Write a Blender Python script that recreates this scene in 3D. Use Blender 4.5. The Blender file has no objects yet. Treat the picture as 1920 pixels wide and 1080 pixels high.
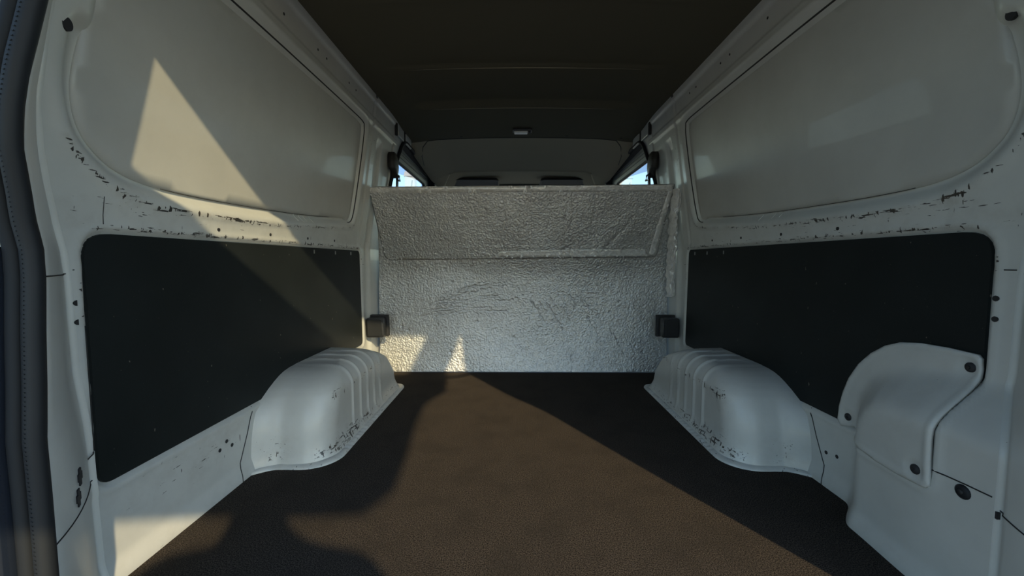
import bpy, bmesh, math, random
import numpy as np
from mathutils import Vector
from mathutils.geometry import delaunay_2d_cdt
random.seed(4); rng = np.random.default_rng(7)
S = bpy.context.scene
COL = S.collection

# ------------------------------------------------------------------ camera, sky, sun, exposure
cam = bpy.data.cameras.new('camera'); cam_o = bpy.data.objects.new('camera', cam); COL.objects.link(cam_o)
cam_o.location = (-.045, 0, .615)
cam_o.rotation_euler = (math.radians(90) - math.atan(50/740), 0, math.atan(5/740))
cam.sensor_width = 36; cam.lens = 740/1920*36; cam.clip_start = .01
S.camera = cam_o

SUN_DIR = Vector((-.60, 1, -.62)).normalized()
w = bpy.data.worlds.new('world'); S.world = w; w.use_nodes = True
nt = w.node_tree; bg = nt.nodes['Background']
sky = nt.nodes.new('ShaderNodeTexSky'); sky.sky_type = 'NISHITA'; sky.sun_disc = False
sky.sun_elevation = math.asin(-SUN_DIR.z); sky.sun_rotation = math.atan2(-SUN_DIR.x, -SUN_DIR.y)
sky.air_density = 1.0; sky.dust_density = .4; sky.ozone_density = 1.5
tint = nt.nodes.new('ShaderNodeMix'); tint.data_type = 'RGBA'; tint.blend_type = 'MULTIPLY'; tint.inputs[0].default_value = 1
tint.inputs[7].default_value = (.90, 1.0, 1.02, 1)
nt.links.new(sky.outputs[0], tint.inputs[6]); nt.links.new(tint.outputs[2], bg.inputs[0]); bg.inputs[1].default_value = .188
sun = bpy.data.lights.new('sun', 'SUN'); sun.energy = 2.6; sun.color = (1, .80, .47); sun.angle = .014
sun_o = bpy.data.objects.new('sun', sun); COL.objects.link(sun_o)
sun_o.rotation_euler = SUN_DIR.to_track_quat('-Z', 'Y').to_euler(); sun_o.location = (4, -6, 4)
S.view_settings.view_transform = 'Standard'; S.view_settings.look = 'None'
S.view_settings.exposure = .93; S.view_settings.gamma = 1; S.view_settings.use_curve_mapping = False

# ------------------------------------------------------------------ materials
def mat(name, color, rough=.5, metal=0, spec=.5, coat=0):
    m = bpy.data.materials.new(name); m.use_nodes = True
    b = m.node_tree.nodes['Principled BSDF']
    b.inputs['Base Color'].default_value = (*color, 1); b.inputs['Roughness'].default_value = rough
    b.inputs['Metallic'].default_value = metal; b.inputs['Specular IOR Level'].default_value = spec
    b.inputs['Coat Weight'].default_value = coat
    return m
class N:
    def __init__(s, m): s.t = m.node_tree; s.b = s.t.nodes['Principled BSDF']
    def n(s, typ, **kw):
        nd = s.t.nodes.new(typ)
        for k, v in kw.items():
            if k in nd.inputs.keys(): nd.inputs[k].default_value = v
            else: setattr(nd, k, v)
        return nd
    def l(s, a, b): s.t.links.new(a, b)
    def coord(s, scale=(1, 1, 1), rot=(0, 0, 0)):
        c = s.n('ShaderNodeTexCoord'); mp = s.n('ShaderNodeMapping'); mp.inputs['Scale'].default_value = scale
        mp.inputs['Rotation'].default_value = rot
        s.l(c.outputs['Object'], mp.inputs[0]); return mp.outputs[0]
    def noise(s, co, scale, detail=4, rough=.5):
        x = s.n('ShaderNodeTexNoise', Scale=scale, Detail=detail, Roughness=rough); s.l(co, x.inputs['Vector']); return x.outputs['Fac']
    def math(s, op, a, b=None, clamp=False):
        m = s.n('ShaderNodeMath', operation=op); m.use_clamp = clamp
        for i, v in enumerate((a, b)):
            if v is None: continue
            if isinstance(v, (int, float)): m.inputs[i].default_value = v
            else: s.l(v, m.inputs[i])
        return m.outputs[0]
    def step(s, v, a, b):
        r = s.n('ShaderNodeMapRange'); s.l(v, r.inputs[0]); r.inputs[1].default_value = a; r.inputs[2].default_value = b; return r.outputs[0]
    def mix(s, f, a, b):
        m = s.n('ShaderNodeMix', data_type='RGBA')
        if isinstance(f, (int, float)): m.inputs[0].default_value = f
        else: s.l(f, m.inputs[0])
        for i, v in ((6, a), (7, b)):
            if isinstance(v, tuple): m.inputs[i].default_value = (*v, 1)
            else: s.l(v, m.inputs[i])
        return m.outputs[2]
    def bump(s, h, strength=.3, dist=.002, prev=None):
        b = s.n('ShaderNodeBump', Strength=strength, Distance=dist); s.l(h, b.inputs['Height'])
        if prev is not None: s.l(prev, b.inputs['Normal'])
        return b.outputs[0]

def paint_material(name, base, rough, wear_gain=1.0):
    m = mat(name, base, rough, 0, .5, .15); q = N(m)
    a = q.n('ShaderNodeAttribute', attribute_name='wear')
    dirt = q.noise(q.coord(), 6, 5, .6)
    col = q.mix(q.step(dirt, .35, .8), base, tuple(c*.88 for c in base))
    # chipped paint: scuffs stretched along the van, small nicks
    s1 = q.noise(q.coord((1, .20, 1.6)), 125, 3, .6)
    s2 = q.noise(q.coord((1, 1, .14), (.6, 0, 0)), 130, 2, .5)
    wv = q.math('MULTIPLY', a.outputs['Fac'], .27*wear_gain)
    k1 = q.step(q.math('ADD', s1, wv), .825, .84)
    k2 = q.step(q.math('ADD', s2, wv), .86, .88)
    k = q.math('MAXIMUM', k1, k2)
    col = q.mix(k, col, (.03, .028, .026))
    grime = q.math('MULTIPLY', q.step(q.noise(q.coord(), 18, 4, .7), .45, .75), q.math('MULTIPLY', a.outputs['Fac'], .35))
    col = q.mix(grime, col, (.20, .16, .11))
    q.l(col, q.b.inputs['Base Color'])
    q.l(q.bump(q.noise(q.coord(), 260, 2), .06, .001), q.b.inputs['Normal'])
    return m
PAINT = paint_material('white_paint', (.60, .605, .575), .42)
SKIN_PAINT = paint_material('outer_skin_paint', (.52, .515, .48), .46, .4)
DARKSEAL = mat('black_sealant', (.018, .018, .018), .6)
RUBBER = mat('black_rubber', (.012, .014, .017), .6, 0, .35)
PLASTIC = mat('black_plastic', (.022, .023, .025), .42)
BROWN = mat('dark_brown_plastic', (.030, .027, .024), .55)
GREYPL = mat('grey_green_trim', (.17, .19, .19), .45)
CHIP = mat('dark_hole', (.02, .02, .022), .7)

def speckled(name, base, fleck, rough):
    m = mat(name, base, rough, 0, .14); q = N(m)
    n1 = q.noise(q.coord(), 320, 2, .5); n2 = q.noise(q.coord((1, 1, .45)), 110, 2, .5)
    k = q.math('MAXIMUM', q.step(n1, .765, .79), q.step(n2, .745, .76))
    c = q.mix(q.step(q.noise(q.coord(), 5, 3), .35, .75), base, tuple(x*1.35 for x in base))
    q.l(q.mix(k, c, fleck), q.b.inputs['Base Color'])
    q.l(q.bump(q.noise(q.coord(), 500, 2), .15, .001), q.b.inputs['Normal'])
    return m
BOARD = speckled('black_board', (.0135, .0165, .0165), (.20, .18, .15), .5)

m = mat('carpet', (.08, .06, .045), .95, 0, .1); CARPET = m; q = N(m)
co = q.coord(); f1 = q.noise(co, 380, 4, .85); f2 = q.noise(co, 9, 4, .6)
c = q.mix(q.step(f1, .44, .58), (.009, .008, .0072), (.135, .110, .090))
c = q.mix(q.step(f2, .45, .95), c, (.040, .034, .028))
q.l(c, q.b.inputs['Base Color']); q.l(q.bump(f1, .9, .006), q.b.inputs['Normal'])

m = mat('headliner_fabric', (.105, .096, .070), .95, 0, .15); HEADLINER = m; q = N(m)
q.l(q.bump(q.noise(q.coord(), 400, 2), .3, .002), q.b.inputs['Normal'])

def foil(name, base, rough, emboss, cr):
    m = mat(name, base, rough, 1.0); q = N(m)
    co = q.coord()
    v = q.n('ShaderNodeTexVoronoi', Scale=115.); v.feature = 'SMOOTH_F1'; q.l(co, v.inputs['Vector'])
    h1 = v.outputs['Distance']; h2 = q.noise(co, 190, 4, .65); h3 = q.noise(co, 14, 4, .6)
    # embossed cell grid of the insulation: pairs of dots in rows
    sep = q.n('ShaderNodeSeparateXYZ'); q.l(q.coord((1, 1, 1)), sep.inputs[0])
    gx = q.math('SINE', q.math('MULTIPLY', sep.outputs[0], 2*math.pi/.040)); gz = q.math('SINE', q.math('MULTIPLY', sep.outputs[2], 2*math.pi/.040))
    g = q.math('MULTIPLY', q.step(gx, .1, .8), q.step(gz, .1, .8))
    n = q.bump(h1, emboss, .0032); n = q.bump(h2, emboss*.9, .0026, n); n = q.bump(g, emboss*.35, .002, n); n = q.bump(h3, cr, .02, n)
    q.l(n, q.b.inputs['Normal'])
    q.l(q.mix(q.step(q.noise(co, 60, 4, .7), .35, .75), base, tuple(x*.72 for x in base)), q.b.inputs['Base Color'])
    q.l(q.math('ADD', q.math('MULTIPLY', q.noise(co, 4, 3), .2), rough-.1), q.b.inputs['Roughness'])
    return m
FOIL = foil('foil_insulation', (.70, .70, .695), .48, .80, .2)
TAPE = foil('foil_tape', (.84, .83, .81), .38, .15, .5); TAPE.node_tree.nodes['Principled BSDF'].inputs['Metallic'].default_value = .35

def glass_material(name, tint):
    m = bpy.data.materials.new(name); m.use_nodes = True; t = m.node_tree; t.nodes.clear()
    o = t.nodes.new('ShaderNodeOutputMaterial'); a = t.nodes.new('ShaderNodeBsdfTransparent'); g = t.nodes.new('ShaderNodeBsdfGlossy')
    mx = t.nodes.new('ShaderNodeMixShader'); lw = t.nodes.new('ShaderNodeLayerWeight')
    p = t.nodes.new('ShaderNodeMath'); p.operation = 'POWER'; p.inputs[1].default_value = 5
    k = t.nodes.new('ShaderNodeMath'); k.operation = 'MULTIPLY_ADD'; k.inputs[1].default_value = .96; k.inputs[2].default_value = .04
    t.links.new(lw.outputs['Facing'], p.inputs[0]); t.links.new(p.outputs[0], k.inputs[0])
    a.inputs[0].default_value = (*tint, 1); g.inputs[0].default_value = (1, 1, 1, 1); g.inputs['Roughness'].default_value = .01
    t.links.new(k.outputs[0], mx.inputs[0]); t.links.new(a.outputs[0], mx.inputs[1]); t.links.new(g.outputs[0], mx.inputs[2]); t.links.new(mx.outputs[0], o.inputs[0])
    return m
GLASS = glass_material('window_glass', (.90, .92, .90)); TINTED = glass_material('tinted_side_glass', (.44, .445, .49))
m = mat('asphalt', (.22, .20, .17), .9); ASPHALT = m; q = N(m)
q.l(q.mix(q.noise(q.coord(), 60, 4, .7), (.15, .14, .125), (.28, .255, .22)), q.b.inputs['Base Color'])

# ------------------------------------------------------------------ builders
def wloc(o):
    v = Vector((0, 0, 0))
    while o is not None: v = v + o.location; o = o.parent
    return v
def obj(name, verts, faces, material, parent=None, smooth=True, attrs=None):
    """link ONE mesh object from world-space vertices"""
    V = np.asarray(verts, dtype=float)
    if parent is not None: V = V - np.array(wloc(parent))
    me = bpy.data.meshes.new(name); me.from_pydata(V.tolist(), [], faces if isinstance(faces, list) else faces.tolist())
    me.materials.append(material)
    if smooth: me.polygons.foreach_set('use_smooth', [True]*len(me.polygons))
    if attrs:
        for k, a in attrs.items():
            at = me.attributes.new(k, 'FLOAT', 'POINT'); at.data.foreach_set('value', np.asarray(a, dtype=np.float32))
    me.update(); o = bpy.data.objects.new(name, me); COL.objects.link(o)
    if parent is not None: o.parent = parent
    return o
def tag(o, label=None, cat=None, group=None, kind=None):
    if label: o['label'] = label
    if cat: o['category'] = cat
    if group: o['group'] = group
    if kind: o['kind'] = kind
    return o
def thing(name, loc, label, cat, group=None):
    o = bpy.data.objects.new(name, None); COL.objects.link(o); o.location = loc; o.empty_display_size = .05
    return tag(o, label, cat, group)
def grid(P, flip=False):
    a, b = P.shape[:2]
    i = np.arange(a*b).reshape(a, b)
    f = np.stack([i[:-1, :-1], i[1:, :-1], i[1:, 1:], i[:-1, 1:]], -1).reshape(-1, 4)
    if flip: f = f[:, ::-1]
    return P.reshape(-1, 3), f.tolist()
def sharp_bevel(o, wd, seg=2):
    b = o.modifiers.new('bevel', 'BEVEL'); b.width = wd; b.segments = seg; b.limit_method = 'ANGLE'; b.angle_limit = .6; return o
def box(name, c, d, material, parent=None, bevel=.003):
    x, y, z = (v/2 for v in d)
    V = [(c[0]+i*x, c[1]+j*y, c[2]+k*z) for i in (-1, 1) for j in (-1, 1) for k in (-1, 1)]
    F = [[0, 1, 3, 2], [4, 6, 7, 5], [0, 4, 5, 1], [2, 3, 7, 6], [0, 2, 6, 4], [1, 5, 7, 3]]
    o = obj(name, V, F, material, parent, smooth=False)
    if bevel: sharp_bevel(o, bevel)
    return o
def tube_geo(P, r, n=8, closed=False, squash=None):
    P = [Vector(p) for p in P]; V = []; F = []; m = len(P)
    up = Vector((.31, .22, .92)).normalized()
    for i, p in enumerate(P):
        a = P[i-1] if (i > 0 or closed) else P[i]; b = P[(i+1) % m] if (i < m-1 or closed) else P[i]
        t = (b-a).normalized(); s = t.cross(up)
        if s.length < 1e-3: s = t.cross(Vector((1, 0, 0)))
        s.normalize(); u = s.cross(t)
        rr = r[i] if isinstance(r, (list, tuple)) else r
        for k in range(n):
            th = 2*math.pi*k/n; V.append(p + s*(rr*math.cos(th)) + u*(rr*math.sin(th)))
    for i in range(m if closed else m-1):
        j = (i+1) % m
        for k in range(n): F.append([i*n+k, i*n+(k+1) % n, j*n+(k+1) % n, j*n+k])
    if not closed: F.append(list(range(n))[::-1]); F.append([(m-1)*n+k for k in range(n)])
    return [tuple(v) for v in V], F
def tube(name, P, r, material, parent=None, n=8, closed=False):
    V, F = tube_geo(P, r, n, closed); return obj(name, V, F, material, parent)
def resample(pts, res, closed=True):
    pts = [tuple(p) for p in pts]; out = []; m = len(pts)
    for i in range(m if closed else m-1):
        a = np.array(pts[i]); b = np.array(pts[(i+1) % m]); k = max(1, int(round(np.linalg.norm(b-a)/res)))
        for j in range(k): out.append(tuple(a+(b-a)*j/k))
    if not closed: out.append(pts[-1])
    return out
def round_poly(pts, r, seg=6):
    """round every corner of a closed polygon (r: number or list)"""
    out = []; m = len(pts)
    for i in range(m):
        p = np.array(pts[i], float); a = np.array(pts[i-1], float); b = np.array(pts[(i+1) % m], float)
        ri = r[i] if isinstance(r, (list, tuple)) else r
        la = np.linalg.norm(a-p); lb = np.linalg.norm(b-p); ri = min(ri, la*.49, lb*.49)
        if ri < 1e-4: out.append(tuple(p)); continue
        p0 = p+(a-p)/la*ri; p1 = p+(b-p)/lb*ri
        for k in range(seg+1):
            t = k/seg; out.append(tuple((1-t)**2*p0+2*t*(1-t)*p+t*t*p1))
    return out
def smooth_closed(pts, n):
    """closed Catmull-Rom through pts"""
    P = np.array(pts); m = len(P); out = []
    for i in range(m):
        p0, p1, p2, p3 = P[i-1], P[i], P[(i+1) % m], P[(i+2) % m]
        for k in range(n):
            t = k/n; out.append(tuple(.5*((2*p1)+(-p0+p2)*t+(2*p0-5*p1+4*p2-p3)*t*t+(-p0+3*p1-3*p2+p3)*t**3)))
    return out
def inside(pts, poly):
    x, y = pts[:, 0], pts[:, 1]; P = np.array(poly); r = np.zeros(len(pts), bool)
    for i in range(len(P)):
        (x0, y0), (x1, y1) = P[i-1], P[i]
        if y0 == y1: continue
        c = ((y0 > y) != (y1 > y)) & (x < (x1-x0)*(y-y0)/(y1-y0)+x0); r ^= c
    return r
def seg_dist(pts, line, closed=True):
    d = np.full(len(pts), 1e9); L = np.array(line)
    for i in range(0 if closed else 1, len(L)):
        a, b = L[i-1], L[i]; ab = b-a; q_ = pts-a
        t = np.clip((q_@ab)/max(ab@ab, 1e-12), 0, 1); d = np.minimum(d, np.hypot(*(q_-t[:, None]*ab).T))
    return d
def sdf(pts, poly):
    """positive inside"""
    return np.where(inside(pts, poly), 1, -1)*seg_dist(pts, poly)
def sst(x): x = np.clip(x, 0, 1); return x*x*(3-2*x)
def sheet(outline, res, fn, thick=None, holes=(), inner=True):
    """triangulated sheet over a 2-D polygon; fn maps (n,2)->(n,3); thick is a world vector giving it a back and rims"""
    loops = [resample(outline, res)]+[resample(h, res) for h in holes]
    pts = []; edges = []
    for L in loops:
        b = len(pts); pts += L; edges += [(b+i, b+(i+1) % len(L)) for i in range(len(L))]
    if inner:
        A = np.array(loops[0]); lo, hi = A.min(0), A.max(0)
        gx, gy = np.meshgrid(np.arange(lo[0]+res*.5, hi[0], res), np.arange(lo[1]+res*.5, hi[1], res), indexing='ij')
        G = np.stack([gx.ravel(), gy.ravel()], 1); ok = inside(G, loops[0])
        dist = np.minimum.reduce([seg_dist(G, L) for L in loops])
        for L in loops[1:]: ok &= ~inside(G, L)
        pts += [tuple(p) for p in G[ok & (dist > res*.45)]]
    V2, _, F, *_r = delaunay_2d_cdt([Vector(p) for p in pts], edges, [], 0, 1e-7)
    V2 = np.array([tuple(v) for v in V2]); F = np.array([list(f) for f in F])
    cen = V2[F].mean(1); ok = inside(cen, loops[0])
    for L in loops[1:]: ok &= ~inside(cen, L)
    F = F[ok]; P = fn(V2); faces = F.tolist(); V = P
    if thick is not None:
        n = len(P); V = np.vstack([P, P+np.array(thick)]); faces = faces+[[a+n for a in f[::-1]] for f in faces]
        cnt = {}
        for f in F.tolist():
            for a, b in ((f[0], f[1]), (f[1], f[2]), (f[2], f[0])): cnt[(a, b)] = 1
        for (a, b) in list(cnt):
            if (b, a) not in cnt: faces.append([b, a, a+n, b+n])
    return V, faces
def flip(F): return [list(f)[::-1] for f in F]

# ------------------------------------------------------------------ body sides: half width of the van over (d, z)
def Wz(z): return np.where(z < .68, .815, .815-.15*(z-.68))
def crease(z): return np.interp(z, [0, .06, .27, .42, .59, .63, .685, .74, .795, .86, .98, 1.1, 1.25, 1.42],
                                [.702, .70, .695, .682, .68, .677, .667, .652, .64, .632, .636, .65, .68, .71])
UP = smooth_closed([(.661, 1.00), (.656, .93), (.662, .88), (.678, .835), (.708, .798), (.757, .766), (.83, .747), (.95, .741), (1.167, .744), (1.40, .752),
                    (1.62, .766), (1.79, .780), (1.845, .792), (1.868, .83), (1.878, .92), (1.884, 1.06), (1.884, 1.18), (1.875, 1.235), (1.845, 1.262),
                    (1.70, 1.266), (1.40, 1.266), (1.10, 1.264), (.90, 1.258), (.79, 1.245), (.72, 1.19), (.70, 1.10), (.692, 1.035), (.672, 1.022)], 5)
UP2 = smooth_closed([(.668, 1.00), (.660, .93), (.664, .88), (.680, .835), (.709, .798), (.757, .766), (.83, .747), (.95, .741), (1.167, .744), (1.40, .752),
                    (1.62, .766), (1.79, .780), (1.845, .792), (1.868, .83), (1.878, .92), (1.884, 1.06), (1.884, 1.18), (1.875, 1.235), (1.845, 1.262),
                    (1.70, 1.266), (1.40, 1.266), (1.10, 1.264), (.90, 1.258), (.80, 1.240), (.73, 1.18), (.69, 1.09)], 5)
def inset_poly(poly, k):
    P = np.array(poly); A = np.roll(P, 1, 0); B = np.roll(P, -1, 0); t = B-A; t /= np.linalg.norm(t, axis=1)[:, None]
    n = np.stack([-t[:, 1], t[:, 0]], 1)
    area = .5*np.sum(P[:, 0]*np.roll(P[:, 1], -1)-np.roll(P[:, 0], -1)*P[:, 1])
    if area < 0: n = -n
    kk = k(P) if callable(k) else k
    return [tuple(v) for v in P+n*(kk[:, None] if callable(k) else kk)]
LOWR = round_poly([(.717, .190), (.717, .676), (1.972, .676), (1.985, .19)], [.03, .055, .03, .03])
LOW = round_poly([(.700, .190), (.700, .672), (1.972, .672), (1.985, .19)], [.03, .055, .03, .03])
ARC = [(.30, -.30), (.985, -.30), (.982, .10), (.978, .20), (.972, .28), (.945, .335), (.90, .375), (.84, .395), (.76, .405), (.70, .405), (.30, .405)]
def bulge(p):
    d, z = p[:, 0], p[:, 1]
    s = sdf(p, ARC)
    b = .072*sst(s/.105)
    b = b + .012*sst((.90-d)/.2)*sst(s/.05)
    return b
def crease_of(z, side):
    c = crease(z)
    if side < 0: return c
    z = np.atleast_1d(np.asarray(z, float)); b = bulge(np.stack([np.full(z.shape, .68), z], 1))
    return np.minimum(c, (.860-b)*.797) if c.shape else float(np.minimum(c, (.860-b[0])*.797))
def Xw(p, side):
    """inner surface half width at points p (n,2)=(d,z) of the side (-1 left, +1 right)"""
    p = np.asarray(p, float).reshape(-1, 2); d, z = p[:, 0], p[:, 1]
    e = Wz(z)
    su = sdf(p, UP); e = e+.026*sst((su+.004)/.034)
    e = e-.004*np.exp(-((su+.012)/.010)**2)
    sl = sdf(p, LOW if side < 0 else LOWR); e = e+.010*sst((sl+.003)/.006)
    e = e-.003*np.exp(-((sl+.010)/.006)**2)
    # pillar behind the front panels: raised hat section with a groove
    e = e+.016*sst((d-2.012)/.02)*(1-sst((d-2.07)/.03))*(1-sst((z-1.18)/.06))+.004*sst((d-1.925)/.01)*(1-sst((d-1.945)/.01))*(z > .70)
    # spot-weld flange line along the top rail
    e = e-.005*sst((z-1.268)/.006)+.006*sst((z-1.30)/.008)-.006*sst((z-1.372)/.006)
    e = e-.012*sst((.05-z)/.05)
    if side > 0: e = e-bulge(p)
    return e
def wp(d, z, side, off=0.):
    """point on the side's inner surface, off = towards the van's inside"""
    x = float(Xw([(d, z)], side)[0]); return (side*(x-off), d, z)

OZ = [0, .156, .285, .365, .441, .52, .595, .632, .70, .728, .766, .813, .865, .913, .963, 1.1, 1.3, 1.4]
OD = [.545, .543, .543, .542, .547, .551, .556, .556, .545, .539, .531, .529, .533, .540, .547, .565, .590, .60]
OK_ = .92
def opening(z, side):
    """edge of the rear opening at height z: half width and depth"""
    z0 = .615+(z-.615)/OK_
    xi = .770 if z0 < .68 else .815-.15*(z0-.68)-.045
    xi -= .06*float(sst(np.array((z0-1.37)/.12)))
    return (xi-.045)*OK_+.045+(.0 if side > 0 else 0), float(np.interp(z, OZ, OD))

nd, nz = 262, 236
walls = {}
for side, nm in ((-1, 'wall_left'), (1, 'wall_right')):
    z = np.linspace(-.03, 1.425, nz); t = np.linspace(0, 1, nd)
    cr_ = crease_of(z, side); D = cr_[None, :]+(2.30-cr_[None, :])*t[:, None]; Z = np.broadcast_to(z, D.shape)
    p = np.stack([D.ravel(), Z.ravel()], 1); X = Xw(p, side)
    P = np.stack([side*X, p[:, 0], p[:, 1]], 1).reshape(nd, nz, 3)
    d_, z_ = p[:, 0], p[:, 1]; su, sl = sdf(p, UP), sdf(p, LOW if side < 0 else LOWR)
    wear = .85*np.exp(-((su+.014)/.007)**2)*(z_ < .83)+.7*np.exp(-((sl+.007)/.005)**2)*(z_ > .5)
    wear += .55*np.exp(-((d_-.95)/.30)**2-((z_-.13)/.06)**2)*(side < 0)+.25*(z_ < .03)+.45*np.exp(-((d_-1.98)/.09)**2-((z_-1.2)/.25)**2)
    wear += .35*(np.abs(z_-.705) < .03)+.35*np.exp(-((d_-.78)/.06)**2-((z_-.74)/.03)**2)+.10
    V, F = grid(P, side < 0)
    wo = tag(obj(nm, V, F, PAINT, None, True, {'wear': np.clip(wear, 0, 1)}), kind='structure'); walls[side] = wo
    sd = 'left' if side < 0 else 'right'
    # outer skin seen in the big upper opening: its own sheet, set back from the frame with a dark gap along top and front
    def gap(P_): return np.where((P_[:, 1] > 1.1) | (P_[:, 0] > 1.80), .013, .030)
    poly = inset_poly(UP2, gap)
    def skin_fn(q_, side=side):
        cx = (q_[:, 0]-1.25)/.65; cz = (q_[:, 1]-1.0)/.27
        return np.stack([side*(Wz(q_[:, 1])+.020+.006*np.clip(1-cx**2, 0, 1)*np.clip(1-cz**2, 0, 1)), q_[:, 0], q_[:, 1]], 1)
    V, F = sheet(poly, .02, skin_fn, (side*.008, 0, 0))
    so = obj('outer_skin_panel', V, F, SKIN_PAINT, wo, True, {'wear': np.full(len(V), .12)})
    # black bead in the gap (top and front edge), thin joint line elsewhere
    L = resample(inset_poly(UP2, .008), .012); Lp = [pt for pt in L]
    def seam(pts, r, off=.0005, res=.015):
        Q = resample(pts, res, False); tube('seam', [wp(a, b, side, off) for a, b in Q], r, DARKSEAL, wo, 5)
    ok_ = [(z1 > 1.10 and d1 > .80) or d1 > 1.80 for d1, z1 in Lp]
    i0 = next(i for i in range(len(Lp)) if ok_[i] and not ok_[i-1]); seg = []
    for i in range(len(Lp)):
        j = (i0+i) % len(Lp)
        if not ok_[j]: break
        seg.append(Lp[j])
    tube('sealant_bead', [wp(a, b, side, -.003) for a, b in seg], .0034, DARKSEAL, wo, 6)
    Lt = [pt for pt in inset_poly(UP2, .030) if pt[1] < .80 and .86 < pt[0] < 1.80]
    Lt = sorted(Lt, key=lambda q_: q_[0]); tube('joint_line', [tuple(skin_fn(np.array([a]))[0]+np.array([-side*.0008, 0, 0])) for a in Lt], .0007, DARKSEAL, wo, 5)
    for dd in ((1.40, 1.43, 1.46, 1.50) if side < 0 else (1.30, 1.335, 1.40)):
        Q = [(dd, z0) for z0 in np.linspace(.758, .783, 5)]; tube('sealant_drip', [wp(a, b, side, .0004) for a, b in Q], .0014, PAINT, wo, 5)
    # panel joints
    seam([(.682, .60), (.699, .60)], .0012); seam([(1.975, .60), (2.03, .60)], .0010); 0
    seam([(1.128, .19), (1.100, .12), (1.066, .05), (1.058, .0)], .0013)
    if side < 0:
        seam([(.737, .684), (.737, .735)], .0006); seam([(.70, .272), (.682, .258), (.676, .235)], .0011); seam([(.694, .50), (.694, .27)], .0010)
        holes = [(1.128, 1.335), (1.197, 1.335), (1.396, 1.337), (1.458, 1.338), (1.65, 1.338), (1.719, 1.338), (1.05, 1.335), (1.026, .697), (1.243, .699), (1.467, .700), (1.683, .703), (.684, .542), (.684, .508), (1.039, .116), (.995, .122), (1.02, .135)]
        slots = [(-.758, .620, .263), (-.750, .609, .234)]
    else:
        holes = [(1.245, 1.346), (1.455, 1.346), (1.517, 1.346), (1.716, 1.346), (1.776, 1.346), (1.509, .704), (1.284, .702), (1.061, .702), (1.726, .706), (.706, .549), (.705, .512), (1.062, .089), (1.026, .095)]
        slots = [(.735, .622, .206)]
    for a, b in holes:
        c = Vector(wp(a, b, side, .0006)); r = .0052 if b < 1.2 else .0042; n = 12
        V = [(c.x, c.y+r*math.cos(k*math.tau/n), c.z+r*math.sin(k*math.tau/n)) for k in range(n)]+[(c.x+side*.004, c.y+.75*r*math.cos(k*math.tau/n), c.z+.75*r*math.sin(k*math.tau/n)) for k in range(n)]
        F = [[k, (k+1) % n, n+(k+1) % n, n+k] for k in range(n)]+[list(range(n)), list(range(n, 2*n))]
        obj('bolt_hole', V, F, CHIP, wo, False)
    for c in slots:
        poly2 = [(-.004, -.006), (-.004, -.014), (.004, -.014), (.004, -.006), (.008, -.006), (.008, .006), (.004, .006), (.004, .014), (-.004, .014), (-.004, .006), (-.008, .006), (-.008, -.006)]
        k_ = .76 if side < 0 else .2; V = [(c[0]-side*.002+side*k_*u, c[1]+u, c[2]+v) for u, v in poly2]+[(c[0]+side*.004+side*k_*u, c[1]+u, c[2]+v) for u, v in poly2]; n = len(poly2)
        obj('slot_clip', V, [list(range(n))]+[[k, (k+1) % n, n+(k+1) % n, n+k] for k in range(n)], CHIP, wo, False)
    # boss with an oval hole at the rear upper corner of the opening
    c = Vector(wp(.657 if side < 0 else .680, .996 if side < 0 else 1.02, side, .002)); n = 16
    V = [(c.x, c.y+.008*math.cos(k*math.tau/n), c.z+.011*math.sin(k*math.tau/n)) for k in range(n)]
    obj('oval_hole', V+[(v[0]+side*.006, v[1], v[2]) for v in V], [list(range(n))]+[[k, (k+1) % n, n+(k+1) % n, n+k] for k in range(n)], CHIP, wo, False)
    # rear pillar: rolled flange from the wall's edge to the door opening
    zs = np.linspace(-.03, 1.425, 120); rows = []
    for z0 in zs:
        c0 = float(crease_of(z0, side)); xs = float(Xw([(c0, z0)], side)[0])
        xi, ds = opening(z0, side)
        xi = min(xi, xs-.012)
        row = [(xs, c0), (xs+.006, c0-.004), (xs+.004, c0-.010)]
        for k in range(9):
            a = k/8; row.append((xs-.002-(xs-.002-xi)*(.75*a+.25*math.sin(a*math.pi/2)), (c0-.014)-(c0-.014-ds)*(.85*a+.15*a*a)))
        row += [(xi, ds-.004), (xi+.004, ds-.010), (xi+.03, ds-.016), (xi+.10, ds-.02)]
        rows.append([(side*a, b, z0) for a, b in row])
    V, F = grid(np.array(rows), side > 0)
    obj('pillar_flange', V, F, PAINT, wo, True, {'wear': np.full(len(V), .12)})
    for z0 in (.595, .215):
        k = int(np.argmin(abs(zs-z0))); P_ = [(x-side*.0008, y, z1) for x, y, z1 in rows[k][1:13]]
        if z0 < .3: P_ = [(x, y, z1+(.045*(i/11)**1.5 if False else -.012*(i/11))) for i, (x, y, z1) in enumerate(P_)]
        tube('seam', P_, .0011, DARKSEAL, wo, 5)

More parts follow.
